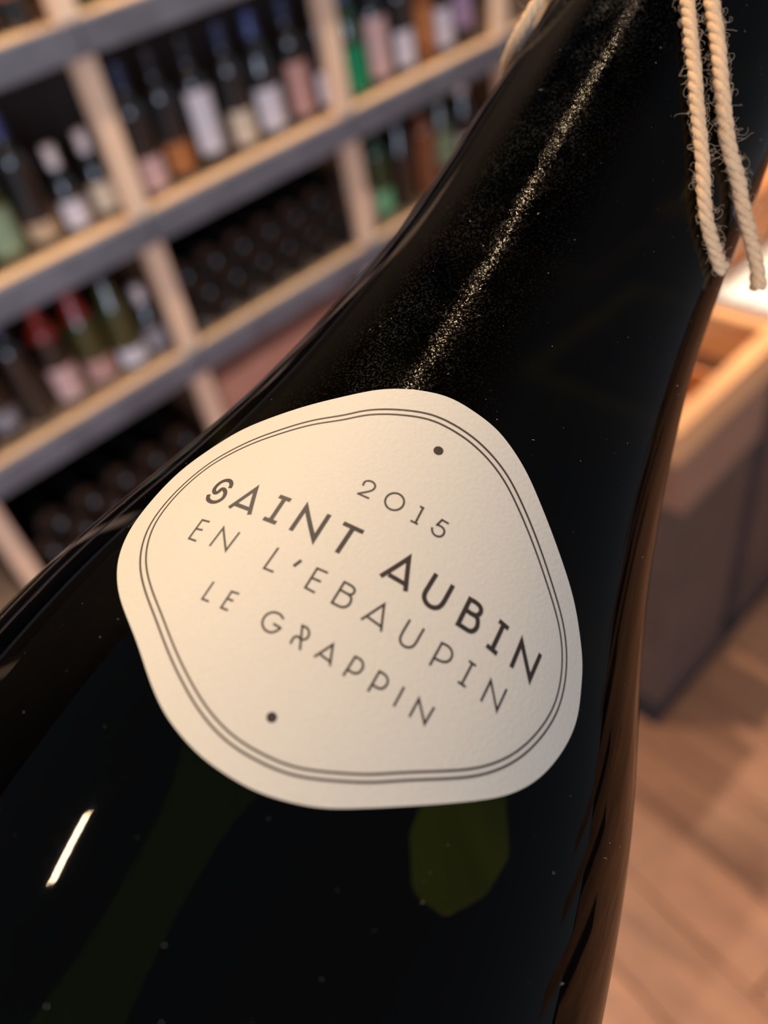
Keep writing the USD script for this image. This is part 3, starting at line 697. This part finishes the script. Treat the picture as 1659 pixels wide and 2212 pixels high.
# ---------------------------------------------------------------- cotton twine round the neck
twine = thing('cotton_twine', 'twisted cream cotton twine tied round the neck, two loose ends hanging over the dark glass', 'string', matrix=mtx)
S1 = [(8.2, 16.4, 112.0), (6.3, 17.4, 106.5), (3.85, 18.42, 101.69), (2.18, 18.93, 98.22), (0.71, 19.24, 95.48), (-0.76, 19.44, 92.81), (-2.27, 19.51, 90.36), (-3.64, 19.5, 87.86), (-5.47, 19.32, 84.74), (-7.45, 18.89, 81.83), (-8.51, 18.58, 80.2), (-9.43, 18.25, 78.81), (-10.71, 17.68, 77.24), (-11.94, 16.97, 76.23), (-13.42, 15.91, 75.47), (-14.99, 14.51, 74.92), (-16.2, 13.2, 74.8)]
S2 = [(5.6, 17.4, 112.0), (3.4, 18.2, 107.0), (1.54, 18.68, 102.77), (-0.27, 18.96, 99.61), (-2.36, 19.05, 96.26), (-4.72, 18.92, 92.21), (-6.79, 18.52, 89.27), (-8.89, 17.85, 86.57), (-10.7, 16.96, 85.07), (-12.2, 15.98, 84.37), (-13.77, 14.95, 83.26), (-15.05, 14.2, 82.2), (-16.63, 12.9, 81.5), (-18.57, 11.49, 80.4), (-20.35, 10.52, 79.1), (-22.1, 9.6, 77.0)]
S3 = [(18.0, -5.5, 96.2), (19.1, -0.9, 94.9), (19.1, 3.16, 94.9), (18.9, 4.95, 95.2), (18.7, 6.4, 96.1), (18.5, 7.4, 97.4), (18.2, 8.3, 99.1), (17.5, 9.3, 102.2), (16.0, 10.6, 107.5), (14.2, 12.4, 112.4)]
nr = 18.6
S4 = [(nr * math.sin(a), nr * math.cos(a), 112.6 + 0.4 * math.sin(3 * a)) for a in np.linspace(0.35, 0.35 + 2 * math.pi, 40)]


def strand(pts, r, turn, loose_end, fuzz, phase=0.0):
    """One length of three-ply twine: three helical plies and a halo of fibres."""
    P = np.array(pts) * MM; P[:, 2] += ZB
    n0 = 30 * len(P)
    c = spline(P, n0)
    s = np.r_[0, np.cumsum(np.linalg.norm(np.diff(c, axis=0), axis=1))]
    n = int(s[-1] / 0.00011)
    si = np.linspace(0, s[-1], n)
    c = np.stack([np.interp(si, s, c[:, k]) for k in range(3)], 1)
    c += (np.stack([np.interp(si / s[-1] * 9, np.arange(10), rng.normal(0, 0.00006, 10)) for _ in range(3)], 1))
    t = np.gradient(c, axis=0); t /= np.linalg.norm(t, axis=1)[:, None]
    u = np.cross(t[0], [0.2, 0.9, 0.1]); us = []
    for k in range(n):
        u = u - t[k] * (u @ t[k]); u = u / np.linalg.norm(u); us.append(u)
    us = np.array(us); ws = np.cross(t, us)
    st = thing('strand', None, parent=twine)
    end = np.clip((si - (s[-1] - 0.0022)) / 0.0022, 0, 1) if loose_end else np.zeros(n)
    ang = -2 * math.pi * si / turn
    for k in range(3):
        a = ang * 1.0 + phase + k * 2 * math.pi / 3
        off = r * 0.43 * (1 + 0.55 * end ** 2)
        path = c + (off * np.cos(a))[:, None] * us + (off * np.sin(a))[:, None] * ws
        rad = r * 0.61 * (1 + 0.06 * np.sin(si / 0.0011 + k * 2)) * (1 + 0.12 * end)
        obj('ply', tube(path[::2], rad[::2], 10), M['cotton'], st, smooth=True)
    pts_, counts, widths = [], [], []
    for _ in range(fuzz):
        k = rng.integers(0, n)
        a = rng.uniform(0, 2 * math.pi)
        d = math.cos(a) * us[k] + math.sin(a) * ws[k]
        L = 0.0004 + 0.0022 * rng.random() ** 3
        h = d + 0.8 * t[k] * rng.normal() + rng.normal(0, 0.35, 3)
        p = c[k] + d * r * 0.8
        steps = 9
        curl = rng.normal(0, 0.55, 3)
        line = [p]
        for q in range(steps):
            h = h / np.linalg.norm(h)
            h = h + np.cross(curl, h) * 0.8 + rng.normal(0, 0.22, 3)
            if q > 3:
                h = h - 0.25 * d
            p = p + h / np.linalg.norm(h) * L / steps * 1.3
            line.append(p)
        pts_ += line; counts.append(len(line)); widths += list(np.linspace(0.000026, 0.000014, len(line)))
    b = UsdGeom.BasisCurves.Define(stage, str(st.GetPath()) + '/fuzz')
    b.CreateTypeAttr('linear'); b.CreateWrapAttr('nonperiodic')
    b.CreatePointsAttr(Vt.Vec3fArray.FromNumpy(np.array(pts_, np.float32)))
    b.CreateCurveVertexCountsAttr(Vt.IntArray(counts))
    b.CreateWidthsAttr(Vt.FloatArray([float(x) for x in widths])); b.SetWidthsInterpolation('vertex')
    UsdShade.MaterialBindingAPI.Apply(b.GetPrim()).Bind(M['cotton_fuzz'])
    tag(b.GetPrim(), 'loose cotton fibres', kind='stuff')


strand(S1, 0.00078, 0.0039, True, 1500)
strand(S2, 0.00086, 0.0041, True, 1500, 1.0)
strand(S3, 0.00080, 0.0040, False, 200, 2.0)
strand(S4, 0.00085, 0.0040, False, 150, 0.5)
